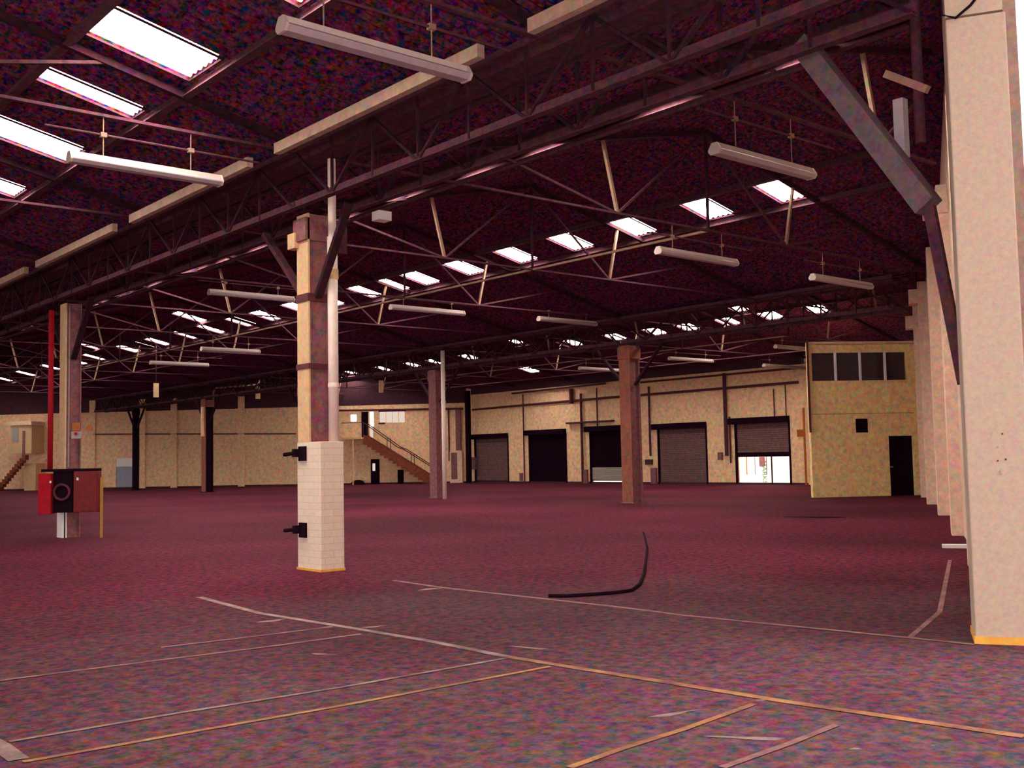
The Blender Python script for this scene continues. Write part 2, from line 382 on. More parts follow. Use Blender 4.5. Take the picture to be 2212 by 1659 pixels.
# ------------------------------------------------------------------ roof trusses
def clipx(y, xa, xb):
    """a truss stops at the slanted right wall and at the far left wall"""
    xr = RW0.x+(y-RW0.y)*RWD.x/RWD.y+.3
    xl = LW0.x+(y-LW0.y)*LWD.x/LWD.y-.1
    return min(xb, xr, xl)
def truss(y, xa, xb, label, group):
    xe = clipx(y, xa, xb)
    if xe < xa+3: return
    xm = (xa+xb)/2; hz = lambda x: EAVE-.12+SL*min(x-xa, xb-x)
    zt = 6.26
    t = thing('roof_truss', label, 'roof truss', (xa, y, zt), group)
    def seg(name, p, q, w, h, m='steel'):
        (x1, z1), (x2, z2) = p, q
        if x1 > x2: (x1, z1), (x2, z2) = (x2, z2), (x1, z1)
        if x1 >= xe: return
        if x2 > xe: z2 = z1+(z2-z1)*(xe-x1)/(x2-x1); x2 = xe
        MB().beam((x1, y, z1), (x2, y, z2), w, h).build(name, m, t)
    seg('rafter', (xa, hz(xa)), (xm, hz(xm)), .1, .09)
    seg('rafter', (xm, hz(xm)), (xb, hz(xb)), .1, .09)
    na, nb = xa+6.56, xb-6.56
    seg('tie', (xa, zt), (na, zt), .07, .04, 'steel_mid'); seg('tie', (na, zt), (nb, zt), .07, .04, 'steel_mid'); seg('tie', (nb, zt), (xb, zt), .07, .04, 'steel_mid')
    seg('king_post', (xm-.001, zt), (xm+.001, hz(xm)), .05, .05)
    seg('strut', (na, zt), (na-.36, hz(na-.36)), .06, .06, 'steel_pale'); seg('strut', (nb, zt), (nb+.36, hz(nb+.36)), .06, .06, 'steel_pale')
    seg('brace', (na, zt), (xm, hz(xm)), .045, .045, 'steel_mid'); seg('brace', (nb, zt), (xm, hz(xm)), .045, .045, 'steel_mid')
    seg('brace', (na, zt), (xa+3.2, hz(xa+3.2)), .045, .045, 'steel_mid'); seg('brace', (nb, zt), (xb-3.2, hz(xb-3.2)), .045, .045, 'steel_mid')
for bay, (xa, xb, k0, k1) in {'near left': (-10.32, XA, -1, 9), 'middle': (XA, XB, -1, 11), 'far': (XB, XC, 1, 10)}.items():
    for i, k in enumerate(range(k0, k1)):
        truss(Y0+k*DY, xa, xb, 'thin dark steel roof truss across the %s bay, %s frame counting from the right' % (bay, ORD[i]), 'roof trusses of the %s bay' % bay)
# lengthwise bottom ties between the trusses
for nm, x in (('middle', XR2), ('far', XR3)):
    for i, k in enumerate(range(-1, 8)):
        ya, yb = Y0+k*DY, Y0+(k+1)*DY
        if clipx(ya, 0, x+1) < x+.5 or clipx(yb, 0, x+1) < x+.5: continue
        MB().beam((x, ya+.03, 6.26), (x, yb-.03, 6.26), .05, .05).build('tie_rod', 'steel_pale',
            label='pale tie rod between two trusses under the %s ridge, %s along from the right' % (nm, ORD[i]), cat='tie rod', group='tie rods under the %s ridge' % nm)

# ------------------------------------------------------------------ lattice girders in pairs on each column row
def girder(x, ya, yb, label, group):
    t = thing('lattice_girder', label, 'girder', (x, ya, 5.38), group)
    zb, zt = 5.40, 6.24
    MB().angle((x, ya, zb), (x, yb, zb), .11).build('bottom_chord', 'steel_mid', t)
    MB().angle((x, ya, zt), (x, yb, zt), .10).build('top_chord', 'steel_mid', t)
    n = max(2, round((yb-ya)/1.11)); p = (yb-ya)/n
    for j in range(n):
        y1 = ya+j*p; a, b = (zb, zt) if j % 2 == 0 else (zt, zb)
        MB().beam((x, y1, a), (x, y1+p, b), .05, .04).build('diagonal', 'steel', t)
        if j: MB().beam((x, y1, zb), (x, y1, zt), .035, .035).build('post', 'steel', t)
for row, X, k0, k1 in (('near', XA, -1, 6), ('second', XB, 1, 6)):
    for i, k in enumerate(range(k0, k1)):
        ya, yb = Y0+k*2*DY, Y0+(k+1)*2*DY
        if k == -1: ya = 4.6 if row == 'near' else None
        if row == 'second' and k == 0: continue
        for side, dx in (('left-hand', -.4), ('right-hand', .4)):
            girder(X+dx, ya+.02, min(yb-.02, 76.3), '%s lattice girder of the %s column row, %s span from the right' % (side, row, ORD[i]), 'lattice girders of the %s row' % row)
for side, dx in (('left-hand', -.4), ('right-hand', .4)):
    girder(XB+dx, 15.1, Y0+2*DY-.02, '%s lattice girder between the right wall and the reddish brown column' % side, 'lattice girders of the second row')
# second pair of deeper valley beams (gutter) on each row
for row, X, ya in (('near', XA, 4.9), ('second', XB, 15.2)):
    g = MB(); g.add([(X-.3, ya, 6.33), (X-.2, ya, 6.2), (X+.2, ya, 6.2), (X+.3, ya, 6.33), (X-.3, 76, 6.33), (X-.2, 76, 6.2), (X+.2, 76, 6.2), (X+.3, 76, 6.33)],
                    [(0, 1, 5, 4), (1, 2, 6, 5), (2, 3, 7, 6)])
    g.build('valley_gutter', 'steel_mid', label='dark valley gutter running along the top of the %s girder row' % row, cat='gutter')

# ------------------------------------------------------------------ near column with painted brick base
c = thing('column', 'cream and brown steel column rising from the white painted brick base', 'column', (8.24, 14.3, 0))
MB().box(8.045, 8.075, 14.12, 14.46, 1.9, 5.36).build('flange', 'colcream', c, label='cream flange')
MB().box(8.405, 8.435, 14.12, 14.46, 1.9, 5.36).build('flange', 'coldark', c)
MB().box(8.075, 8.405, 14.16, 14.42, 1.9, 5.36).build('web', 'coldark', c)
MB().box(7.97, 8.10, 14.40, 14.62, 4.86, 5.1).build('capital', 'colcream', c, bevel=.01)
MB().box(8.0, 8.48, 14.12, 14.5, 4.95, 5.3).build('capital', 'coldark', c, bevel=.01)
MB().box(8.50, 8.72, 14.1, 14.45, 4.8, 5.3).build('gusset', 'steel_mid', c)
MB().box(8.03, 8.45, 14.1, 14.48, 4.02, 4.14).build('clamp', 'pipe_dark', c)
MB().box(8.03, 8.45, 14.1, 14.48, 3.0, 3.08).build('clamp', 'pipe_dark', c)
MB().beam((8.24, 14.5, 4.08), (8.24, 15.85, 5.35), .12, .07).build('knee_brace', 'steel_mid', c)
MB().beam((8.2, 14.1, 4.08), (8.2, 13.2, 5.35), .12, .07).build('knee_brace', 'steel', c)
b = MB().box(8.045, 8.435, 13.795, 14.485, 0, 1.9).build('brick_plinth', 'brick', label='white painted brick plinth around the foot of the near column', cat='plinth', bevel=.008)
MB().box(8.03, 8.44, 13.78, 14.5, 0, .035).build('base_line', 'base_yel', b, label='yellow paint along the foot')
for z, nm in ((1.72, 'upper'), (.58, 'lower')):
    h = thing('hinge_bracket', 'black %s hinge bracket on the left face of the brick plinth' % nm, 'bracket', (8.04, 14.4, z), 'hinge brackets on the brick plinth')
    MB().box(8.012, 8.044, 14.2, 14.4, z-.1, z+.12).build('plate', 'black', h)
    MB().box(7.93, 8.02, 14.36, 14.44, z-.04, z+.08).build('lug', 'black', h)
    MB().tube([(7.95, 14.4, z+.02), (7.9, 14.62, z+.0)], .03, 8).build('pin', 'black', h)
p = MB().tube([(8.37, 13.96, 1.9), (8.37, 13.96, 5.0)], .078, 16).build('downpipe', 'pipe_white', label='white downpipe standing on the brick plinth beside the near column', cat='pipe', smooth=True)
MB().tube([(8.37, 13.96, 4.35), (8.37, 13.96, 4.5)], .09, 16).build('joint', 'colcream', p)
MB().tube([(8.37, 13.96, 5.0), (8.37, 13.96, 6.2)], .062, 16).build('upper_length', 'pipe_white', p)
MB().tube([(8.37, 13.96, 2.72), (8.37, 13.96, 2.78)], .083, 16).build('joint', 'pipe_white', p)
MB().box(8.95, 9.18, 13.55, 13.75, 5.28, 5.42).build('junction_box', 'white', label='small white box hanging beside the top of the near column', cat='box')

# ------------------------------------------------------------------ column with the red cabinets
yc = Y0+2*DY
c = thing('column', 'cream and brown column behind the red hose cabinets', 'column', (8.24, yc, 0))
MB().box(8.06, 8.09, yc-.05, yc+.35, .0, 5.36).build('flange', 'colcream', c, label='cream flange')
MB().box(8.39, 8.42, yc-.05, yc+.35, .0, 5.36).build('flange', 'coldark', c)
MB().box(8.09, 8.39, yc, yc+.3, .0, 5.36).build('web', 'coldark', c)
MB().box(8.02, 8.12, yc-.05, yc+.32, 0, .62).build('plinth', 'white', c, label='white painted foot')
MB().beam((8.24, yc+.35, 4.08), (8.24, yc+1.6, 5.35), .12, .07).build('knee_brace', 'steel', c)
MB().beam((8.24, yc-.05, 4.08), (8.24, yc-1.2, 5.35), .12, .07).build('knee_brace', 'steel', c)
MB().box(8.13, 8.15, yc-.07, yc-.05, 1.6, 5.3).build('conduit', 'grey', c)
MB().tube([(7.82, yc+.2, 1.5), (7.82, yc+.2, 5.2)], .06, 12).build('riser_pipe', 'red_bright', label='bright red fire riser pipe dropping to the hose cabinets', cat='pipe', smooth=True)
def facing(o, w0, w1, z0, z1, d0, d1):
    """box turned square to the viewer's side of the column"""
    ax = Vector((.80, -.60)); ay = Vector((.60, .80))
    return MB().obox(o, ax, ay, (w0, w1), (d0, d1), z0, z1)
o = (8.25, yc-.35)
h = thing('hose_cabinet', 'bright red left hose cabinet on the column with black reel recess', 'cabinet', (o[0], o[1], .55))
facing(o, -.78, -.50, .56, 1.46, -.25, .05).build('door', 'red_bright', h, bevel=.01)
facing(o, -.52, -.49, 1.25, 1.3, -.27, -.24).build('latch', 'white', h)
facing(o, -.50, -.08, .58, 1.50, -.1, .05).build('recess', 'black', h)
cx = Vector(o)+Vector((.8, -.6))*-.29-Vector((.6, .8))*.16
ring = [(cx.x+.80*.17*math.cos(t), cx.y-.60*.17*math.cos(t), 1.04+.17*math.sin(t)) for t in [i*math.pi/10 for i in range(21)]]
MB().tube(ring, .03, 8).build('hose_reel', 'pipe_dark', h)
h = thing('hose_cabinet', 'dark red right cabinet on the column under the round signs', 'cabinet', (o[0]+.3, o[1]-.2, .5))
facing(o, -.02, .52, .58, 1.50, -.2, .05).build('body', 'red', h, bevel=.012)
facing(o, .01, .49, .62, 1.46, -.215, -.2).build('door', 'red', h)
facing(o, .06, .1, 1.3, 1.36, -.24, -.2).build('knob', 'white', h)
facing(o, -.75, .5, 1.5, 1.56, -.15, .1).build('cabinet_shelf', 'black', label='dark shelf board lying over both red hose cabinets', cat='shelf')
facing(o, .55, .60, .0, 1.35, -.15, -.10).build('guard_post', 'yellow', label='thin yellow guard post beside the dark red cabinet', cat='post')
facing(o, -.11, .05, 2.42, 2.60, -.04, -.02).build('sign', 'orange', label='orange square fire sign on the column above the cabinets', cat='sign')
h = facing(o, -.13, .08, 2.24, 2.40, -.04, -.02).build('sign', 'grey', label='pale sign with a red dot under the orange square sign', cat='sign')
d = Vector(o)+Vector((.8, -.6))*-.03-Vector((.6, .8))*.05
MB().tube([(d.x, d.y, 2.35), (d.x-.6*.02, d.y-.8*.02, 2.35)], .035, 16).build('dot', 'red_bright', h)
d = Vector(o)+Vector((.8, -.6))*.27-Vector((.6, .8))*.03
MB().tube([(d.x, d.y, 2.47), (d.x-.6*.03, d.y-.8*.03, 2.47)], .06, 20).build('sign', 'orange', label='small round orange sign right of the square fire sign', cat='sign')

# ------------------------------------------------------------------ remaining columns
def column(x, y, label, lit='colbrown', dk='coldark', w=.5, zt=5.36, knees=True):
    c = thing('column', label, 'column', (x, y, 0))
    h = w/2
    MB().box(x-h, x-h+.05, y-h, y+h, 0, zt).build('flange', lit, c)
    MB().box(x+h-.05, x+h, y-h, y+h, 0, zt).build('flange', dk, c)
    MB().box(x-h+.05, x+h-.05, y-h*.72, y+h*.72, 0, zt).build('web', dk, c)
    MB().box(x-h-.06, x+h+.06, y-h-.06, y+h+.06, 0, .03).build('base_plate', dk, c)
    if not knees: return c
    MB().box(x-h-.03, x+h+.03, y-h-.03, y+h+.03, 4.9, 5.3).build('capital', lit, c)
    MB().beam((x, y+h, 4.0), (x, y+h+1.3, 5.35), .12, .07).build('knee_brace', 'steel', c)
    MB().beam((x, y-h, 4.0), (x, y-h-1.3, 5.35), .12, .07).build('knee_brace', 'steel', c)
    return c
column(XB, Y0+2*DY, 'reddish brown steel column in front of the third loading door')
column(XB, Y0+4*DY, 'dark brown column behind the slim white pipe', 'coldark')
column(XB, Y0+6*DY, 'dark column of the second row hidden behind the brick plinth column', 'coldark')
c = column(XB-.1, Y0+8*DY, 'near-black column with a pale left edge before the far left wall', 'colbrown', 'black')
MB().box(XB-.5, XB-.36, Y0+8*DY-.2, Y0+8*DY, 3.2, 4.9).build('side_plate', 'wall', c)
column(XB, Y0+10*DY, 'thin black column standing right of the blue roller door', 'black', 'black', .34)
for i, k in enumerate((4, 6, 8)):
    column(XA, Y0+k*DY, 'dark column of the near row, number %s beyond the red cabinets' % ORD[i], 'coldark')
column(44.6, 57.0, 'dark corner column beside the first loading door', 'black', 'black', .28, 6.2, False)
p = MB().tube([(26.2, 35.1, 0), (26.2, 35.1, 6.05)], .085, 14).build('downpipe', 'pipe_white', label='slim white downpipe standing on the floor in front of a brown column', cat='pipe', smooth=True)
MB().tube([(26.2, 35.1, 3.9), (26.2, 35.1, 3.98)], .1, 14).build('joint', 'pipe_white', p)
pc = Y0+8*DY-.62
MB().tube([(26.8, pc, 5.0), (26.8, pc, 5.75), (26.85, pc-.2, 5.95), (28.6, pc-1.6, 6.1), (28.8, pc-1.75, 6.25), (28.8, pc-1.75, roofz(28.8)-.03)], .05, 8).build('swan_neck_pipe', 'steel_pale', label='bent pale pipe curving off the top of the far black column', cat='pipe', smooth=True)
MB().tube([(27.3, 47.5, 5.9), (29.8, 45.4, 6.0), (30.1, 45.1, 6.15), (30.1, 45.1, roofz(30.1)-.03)], .05, 8).build('swan_neck_pipe', 'steel_pale', label='bent pale pipe in the roof right of the near white downpipe', cat='pipe', smooth=True)
for (x, y), nm in (((337, 843), 'left'), ((557, 848), 'middle'), ((823, 835), 'right')):
    q = onP(x, y, (0, 54.2 if nm == 'middle' else 52, 0), (0, 1, 0))
    hb = MB().box(q.x-.12, q.x+.12, q.y-.06, q.y+.06, q.z-.35, q.z+.35).build('hanging_box', 'colcream', label='small cream box hanging under the far roof, %s of three' % nm, cat='box', group='boxes hanging under the far roof')
    MB().tube([(q.x, q.y, q.z+.35), (q.x, q.y, roofz(q.x)-.02)], .02, 6).build('rod', 'steel', hb)

# ------------------------------------------------------------------ right wall, its opening and pillars
def rw(t, off=0.): v = RW0+RWD*t+RWN*off; return (v.x, v.y)
WOFF = .45
wallr = MB()
wallr.obox(rw(0), RWD, RWN, (.04, 41.9), (WOFF, WOFF+.10), 0, 8.8)
wallr.obox(rw(0), RWD, RWN, (-6.5, .04), (WOFF, WOFF+.10), 7.2, 8.8)
wallr.obox(rw(0), RWD, RWN, (-16, -6.5), (WOFF, WOFF+.10), 0, 8.8)
wallr.build('wall_right', 'wall_r', kind='structure')
MB().obox(rw(0), RWD, RWN, (.015, .04), (WOFF, WOFF+.101), 0, 7.2).build('trim_3', 'jamb_shade', kind='structure')  # thin facing on the wall end, its shade put into the colour
def pillar(edge, z1, label, m='wall_r', wid=.45, dep=.55, corbel=None, zc=6.1):
    e = Vector(edge)
    t = thing('wall_pillar', label, 'pillar', (*edge, 0), 'pillars along the right wall')
    off = (e-RW0).dot(RWN)
    MB().obox(edge, RWD, RWN, (0, dep), (0, WOFF-off+.02), 0, z1).build('shaft', m, t, bevel=.012)
    if corbel:
        MB().obox(edge, RWD, RWN, (-.06, dep+.06), (-corbel, WOFF-off), zc, zc+.42).build('corbel', m, t, bevel=.01)
    return t
t = pillar(tuple(RW0), 5.28, 'large pale pillar filling the right edge of the view', 'pillar', dep=.6)
MB().obox(tuple(RW0), RWD, RWN, (.01, .6), (-.0, WOFF), 5.3, 6.6).build('upper_shaft', 'pillar', t)
MB().obox(tuple(RW0), RWD, RWN, (-.015, .6), (-.01, WOFF), 0, .06).build('base_line', 'base_yel', t, label='yellow paint along the foot')
for dx, dz, m_ in ((.28, 1.72, 'red'), (.20, 1.73, 'grey'), (.24, 1.61, 'grey'), (.295, 1.51, 'red'), (.235, 1.50, 'red'), (.25, 1.41, 'grey'), (.255, 1.39, 'grey')):
    q = Vector(rw(-.002, dx)); MB().tube([(q.x, q.y, dz), (q.x-RWD.x*.004, q.y-RWD.y*.004, dz)], .008, 8).build('stain', m_, t)
# cable looped over the pillar top
cb = [(*rw(-.02, -.03), 6.4), (*rw(-.02, -.03), 5.32), (*rw(-.03, .08), 5.27), (*rw(-.03, .2), 5.36), (*rw(-.03, .32), 5.5), (*rw(-.02, .36), 5.9)]
MB().tube(cb, .012, 8).build('cable', 'black', label='black cable hanging in a loop across the top of the large pillar', cat='cable', smooth=True)
for i, (e, cbl, zc) in enumerate([((13.95, 7.05), None, 0), ((19.12, 9.97), .24, 6.05), ((24.83, 13.27), None, 0), ((29.71, 16.21), .25, 5.95), ((34.0, 18.75), .25, 5.75)]):
    pillar(e, 6.6, 'cream pillar on the right wall, %s beyond the large near pillar' % ORD[i], corbel=cbl, zc=zc)
# grey knee brace and bracket by the large pillar
t = thing('knee_brace', 'big grey steel knee brace between the large pillar and the near girder', 'brace', (8.9, 4.9, 3.2))
MB().beam((8.92, 4.72, 3.75), (8.92, 5.95, 5.62), .18, .2).build('channel', 'steel_brace', t)
MB().beam((8.94, 4.74, 3.85), (9.52, 4.78, 2.2), .1, .06).build('tail', 'steel_mid', t)
q = onP(2058, 560, (9.3, 4.7, 0), (RWD.x, RWD.y, 0))
MB().box(9.06, 9.15, 5.0, 5.1, 4.3, 4.85).build('steel_plate', 'grey', label='small grey steel plate beside the knee brace', cat='plate')
MB().beam((9.0, 5.12, 5.09), (9.0, 4.72, 4.83), .06, .07).build('brace_bar', 'steel_pale', label='short pale bar above the knee brace near the pillar', cat='bar')
MB().tube([(9.45, 5.05, 4.5), (9.45, 5.05, 6.3)], .05, 10).build('drain_pipe', 'steel_mid', label='grey drain pipe rising behind the large pillar', cat='pipe')
# small white slab on floor near the pillars
q = onZ(2078, 1183); MB().obox((q.x, q.y), RWD, RWN, (-.12, .12), (-.3, .25), 0, .05).build('floor_slab', 'white', label='small white slab lying on the floor at the foot of the wall pillars', cat='slab')

# ------------------------------------------------------------------ office block in the far right corner
A = Vector((32.66, 22.07)); B = Vector((35.95, 19.75)); OX = (B-A).normalized(); OY = Vector((-OX.y, OX.x))
if OY.dot(A) < 0: OY = -OY
OW = (B-A).length
def ow(x, y, off=0.):
    p = onP(x, y, (A.x, A.y, 0), (OY.x, OY.y, 0)); return (Vector((p.x, p.y))-A).dot(OX), p.z
t = thing('office_block', 'cream painted two-storey office box in the far right corner', 'office', (A.x, A.y, 0))
u0, z0 = .02, 4.12; z1 = 5.12; ue = OW-.42
wl = MB(); D = .2
dx0, dx1 = ow(1922, 1000)[0], ow(1975, 1000)[0]
vx0, vx1, vz0, vz1 = ow(1848, 905)[0], ow(1877, 905)[0], 2.26, 2.76
fr = lambda a, b, c, d: wl.obox(tuple(A), OX, OY, (a, b), (0, D), c, d)
fr(0, vx0, 0, z0); fr(vx0, vx1, 0, vz0); fr(vx0, vx1, vz1, z0); fr(vx1, dx0, 0, z0); fr(dx0, dx1, 2.12, z0); fr(dx1, OW, 0, z0)
fr(0, OW, z1, 5.5); fr(ue, OW, z0, z1); fr(0, .03, z0, z1)
sd = (Vector((45.3, 30.75))-A); SDn = sd.normalized()
wl.add([(A.x, A.y, 0), (45.3, 30.75, 0), (45.3, 30.75, 5.5), (A.x, A.y, 5.5), (A.x+.2, A.y-.05, 0), (45.5, 30.7, 0), (45.5, 30.7, 5.5), (A.x+.2, A.y-.05, 5.5)],
       [(0, 3, 2, 1), (4, 5, 6, 7), (0, 1, 5, 4), (3, 7, 6, 2), (0, 4, 7, 3), (1, 2, 6, 5)])
wl.build('walls', 'wall_o', t)
MB().add([(A.x, A.y, 5.40), (45.2, 30.7, 5.40), (45.2, 25.3, 5.40), (B.x, B.y, 5.40), (A.x, A.y, 5.48), (45.2, 30.7, 5.48), (45.2, 25.3, 5.48), (B.x, B.y, 5.48)], [(0, 1, 2, 3), (7, 6, 5, 4), (0, 4, 5, 1), (1, 5, 6, 2), (2, 6, 7, 3), (3, 7, 4, 0)]).build('roof', 'wall_o', t)
MB().obox(tuple(A), OX, OY, (1.0, OW), (.7, 2.2), 3.4, 3.5).build('upper_floor', 'darkin', t)
MB().obox(tuple(A), OX, OY, (1.15, OW), (2.6, 2.7), 0, 5.4).build('inner_wall', 'darkin', t)
MB().obox(tuple(A), OX, OY, (0, OW-.2), (-.008, .0), 2.93, 2.95).build('seam', 'wall_seam', t)
MB().obox(tuple(A), OX, OY, (-.03, OW), (-.02, .0), 5.44, 5.52).build('cornice', 'wall_r', t)
mu = [ow(x, 790)[0] for x in (1805, 1858, 1912)]
edges = [u0]+mu+[ue]
for i in range(4):
    wn = MB().obox(tuple(A), OX, OY, (edges[i]+.03, edges[i+1]-.03), (.06, .075), z0, z1).build('window', 'glass_dk', t)
for m_ in mu:
    MB().obox(tuple(A), OX, OY, (m_-.035, m_+.035), (-.01, .1), z0, z1).build('mullion', 'white', t)
MB().obox(tuple(A), OX, OY, (0, ue+.05), (-.015, .05), z0-.06, z0).build('sill', 'wall_o', t)
MB().obox(tuple(A), OX, OY, (mu[2]-.012, mu[2]+.02), (-.004, 0), 3.45, 4.1).build('drip_stain', 'white', t)
MB().obox(tuple(A), OX, OY, (vx0, vx1), (.12, .14), vz0, vz1).build('vent_opening', 'darkin', t)
dr = MB().obox(tuple(A), OX, OY, (dx0, dx1), (.12, .17), 0, 2.12).build('door', 'darkin', t)
MB().obox(tuple(A), OX, OY, (dx0+.06, dx0+.16), (.08, .12), 1.0, 1.04).build('handle', 'grey', dr)
MB().obox(tuple(A), OX, OY, (-.06, .0), (-.08, -.02), 2.3, 5.55).build('corner_pipe', 'pipe_dark', t)

# ------------------------------------------------------------------ dock wall with five roller doors
doors = [(57.25, 53.75, 3.05), (51.65, 48.2, 3.15), (46.1, 42.6, 3.2), (40.65, 37.2, 3.15), (35.25, 31.9, 3.25)]
wb = MB(); prev = 57.9
for a, b, zt in doors:
    wb.box(XC, XC+.25, a, prev, 0, 6.45); wb.box(XC, XC+.25, b, a, zt, 6.45); prev = b
wb.box(XC, XC+.25, 25, prev, 0, 6.45)
wb.build('wall_back', 'wall', kind='structure')
MB().box(XC-.004, XC, 30.9, 57.6, 5.98, 6.44).build('trim_1', 'dark_band', kind='structure')
dn = ['shut brown-grey roller door with a bright gap beneath', 'shut near-black roller door', 'black roller door with pale lower slats, partly behind the brown column', 'shut brown-grey ribbed roller door left of the half open one', 'half open roller door showing white daylight']
def slats(y0, y1, z0, z1, x=XC+.08):
    mb = MB(); n = max(1, round((z1-z0)/.11)); p = (z1-z0)/n
    for i in range(n):
        za = z0+i*p
        mb.prism([(-.02, -.004), (.012, p*.15), (.018, p*.5), (.012, p*.85), (-.02, p+.004)], (x, y1, za), (x, y0, za))
    return mb
for i, (a, b, zt) in enumerate(doors):
    d = thing('door_%d' % (i+1), dn[i], None, (XC, (a+b)/2, 0), kind='structure')
    zb = [.10, .0, .16, .03, 1.42][i]; zm = {2: .95}.get(i, zb)
    slats(b, a, zm, zt-.05).build('curtain', ['shutter', 'shutter_dk', 'shutter_dk', 'shutter', 'shutter'][i], d)
    if i == 2: slats(b, a, zb, zm).build('lower_slats', 'shutter_daylit', d)  # daylight through the slats painted as a paler colour
    MB().box(XC-.0, XC+.1, b, a, zb, zb+(.22 if i == 4 else .05)).build('bottom_rail', 'shutter_dk', d)
    MB().box(XC-.28, XC-.003, b-.05, a+.28, zt-.12, zt+.2).build('hood', 'shutter_dk', d, bevel=.02)
    for yy in (a, b): MB().box(XC-.03, XC+.1, yy-.05, yy+.05, 0, zt).build('guide', 'shutter_dk', d)
    if i == 4:
        MB().box(XC-.04, XC+.02, 33.0, 33.05, 0, zb+.02).build('chain_rail', 'steel', d)
# wall pipes
def on_dock(x, y, off=.08): q = onX(x, y, XC-off); return q
MB().tube([(XC-.12, 31.2, 5.08), (XC-.12, 44, 5.05), (XC-.12, 57.3, 4.95)], .07, 8).build('wall_pipe', 'pipe_dark', label='dark pipe running level across the wall over all the loading doors', cat='pipe')
MB().beam((XC-.25, 31, 5.78), (XC-.25, 43, 5.76), .12, .1).build('cable_tray', 'pipe_dark', label='dark cable tray high on the wall above the right-hand loading doors', cat='cable tray')
MB().beam((XC-.2, 44.5, 5.9), (XC-.2, 53, 5.8), .12, .1).build('cable_tray', 'steel_mid', label='dark cable tray high on the wall above the left-hand loading doors', cat='cable tray')
for i, (x, ya, yb, r, m_, lb) in enumerate([
        (1130, 852, 1046, .045, 'pipe_dark', 'thin dark conduit on the wall between the first and second loading doors'),
        (1256, 850, 1046, .08, 'pipe_dark', 'thicker dark pipe on the wall left of the third loading door'),
        (1289, 838, 930, .04, 'pipe_dark', 'thin conduit dropping to the top of the third loading door'),
        (1236, 840, 872, .12, 'pipe_dark', 'short dark pipe stub high on the wall above the second and third doors'),
        (1402, 835, 985, .06, 'steel_mid', 'grey brown conduit left of the fourth loading door'),
        (1566, 806, 985, .10, 'steel_mid', 'broad grey conduit between the fourth and fifth loading doors'),
        (1576, 900, 1000, .045, 'pipe_dark', 'thin dark cable beside the broad grey conduit'),
        (1671, 840, 908, .03, 'pipe_dark', 'thin left-hand cable dropping to the half open door'),
        (1696, 830, 908, .03, 'pipe_dark', 'thin right-hand cable dropping to the half open door')]):
    p0, p1 = on_dock(x, ya), on_dock(x+(yb-ya)*.02, yb)
    MB().tube([(XC-.06-r, p0.y, p0.z), (XC-.06-r, p0.y, max(0, p1.z))], r, 8).build('conduit', m_, label=lb, cat='pipe')
for (x, y, w_, h_, m_, lb) in [(1126, 1030, .2, .5, 'coldark', 'small dark switch box low on the wall between the first two doors'),
                               (1265, 1034, .35, 1.1, 'coldark', 'dark control box at the foot of the thicker wall pipe'),
                               (1413, 1028, .4, .9, 'coldark', 'dark control box low beside the fourth loading door'),
                               (1402, 998, .5, .3, 'steel_mid', 'grey junction box under the conduit left of the fourth door'),
                               (1556, 985, .25, .4, 'coldark', 'small junction box under the broad grey conduit')]:
    q = on_dock(x, y); bx = MB().box(XC-.16, XC-.002, q.y-w_/2, q.y+w_/2, max(0, q.z-h_/2), q.z+h_/2).build('switch_box', m_, label=lb, cat='box', bevel=.01)
q = on_dock(1728, 935, .02); MB().box(XC-.03, XC-.002, q.y-.17, q.y+.17, q.z-.2, q.z+.16).build('sign', 'orange', label='faded orange sign on the wall right of the half open door', cat='sign')
q0 = on_dock(1743, 1046, .4); q1 = on_dock(1747, 880, .4)
MB().tube([(XC-.45, q0.y, 0), (XC-.45, q0.y, q1.z)], .055, 10).build('guard_pole', 'orange', label='tall orange painted pole beside the office box', cat='pole')
MB().box(XC-.3, XC-.004, 47.9, 44.0, 3.62, 3.72).build('wall_shelf', 'steel_mid', label='long grey bar fixed on the wall above and left of the third door', cat='bar')
# dark strip at foot of wall
MB().box(XC-.012, XC, 30.9, 57.6, 0, .1).build('baseboard_back', 'dark_band', kind='structure')

# ------------------------------------------------------------------ yard outside the half open door
t = thing('storage_container', 'white container side with green letters seen under the half open door', 'container', (50, 36, -.32))
MB().box(50.2, 52.6, 34.05, 46, -.32, 4.0).build('body', 'white', t)
rt = Matrix(((0, 0, -1), (1, 0, 0), (0, 1, 0)))  # placeholder frame, faces -X
rtx = Matrix(((0, 0, -1), (0, 1, 0), (1, 0, 0)))
ql = onX(1650, 1020, 50.15)
rot = Matrix(((0, 0, -1), (0, -1, 0), (-1, 0, 0)))     # reading down the side, facing the doorway
text('letters', 'MARKS', .42, (50.19, ql.y, ql.z), rot, 'greenink', t)
q = onX(1645, 997, 50.15); MB().box(50.17, 50.2, q.y-.18, q.y+.18, q.z-.26, q.z+.26).build('hatch', 'coldark', t)
for px, w_, m_ in ((1612, .05, 'yellow'), (1630, .03, 'grey'), (1655, .03, 'coldark')):
    q = onX(px, 1010, 50.15); MB().box(50.175, 50.2, q.y-w_/2, q.y+w_/2, .4, 2.6).build('seam', m_, t)
MB().box(56, 56.4, 20, 60, -.32, 7).build('yard_wall', 'white', label='white wall across the yard outside the half open door', cat='wall')
for px, lb in ((1680, 'left'), (1702, 'right')):
    q = onX(px, 1020, 54.); MB().box(53.98, 54.02, q.y-.25, q.y+.25, -.32, 3.2).build('yard_panel', 'pillar', label='pale standing panel in the yard, %s of two' % lb, cat='panel', group='pale panels in the yard')

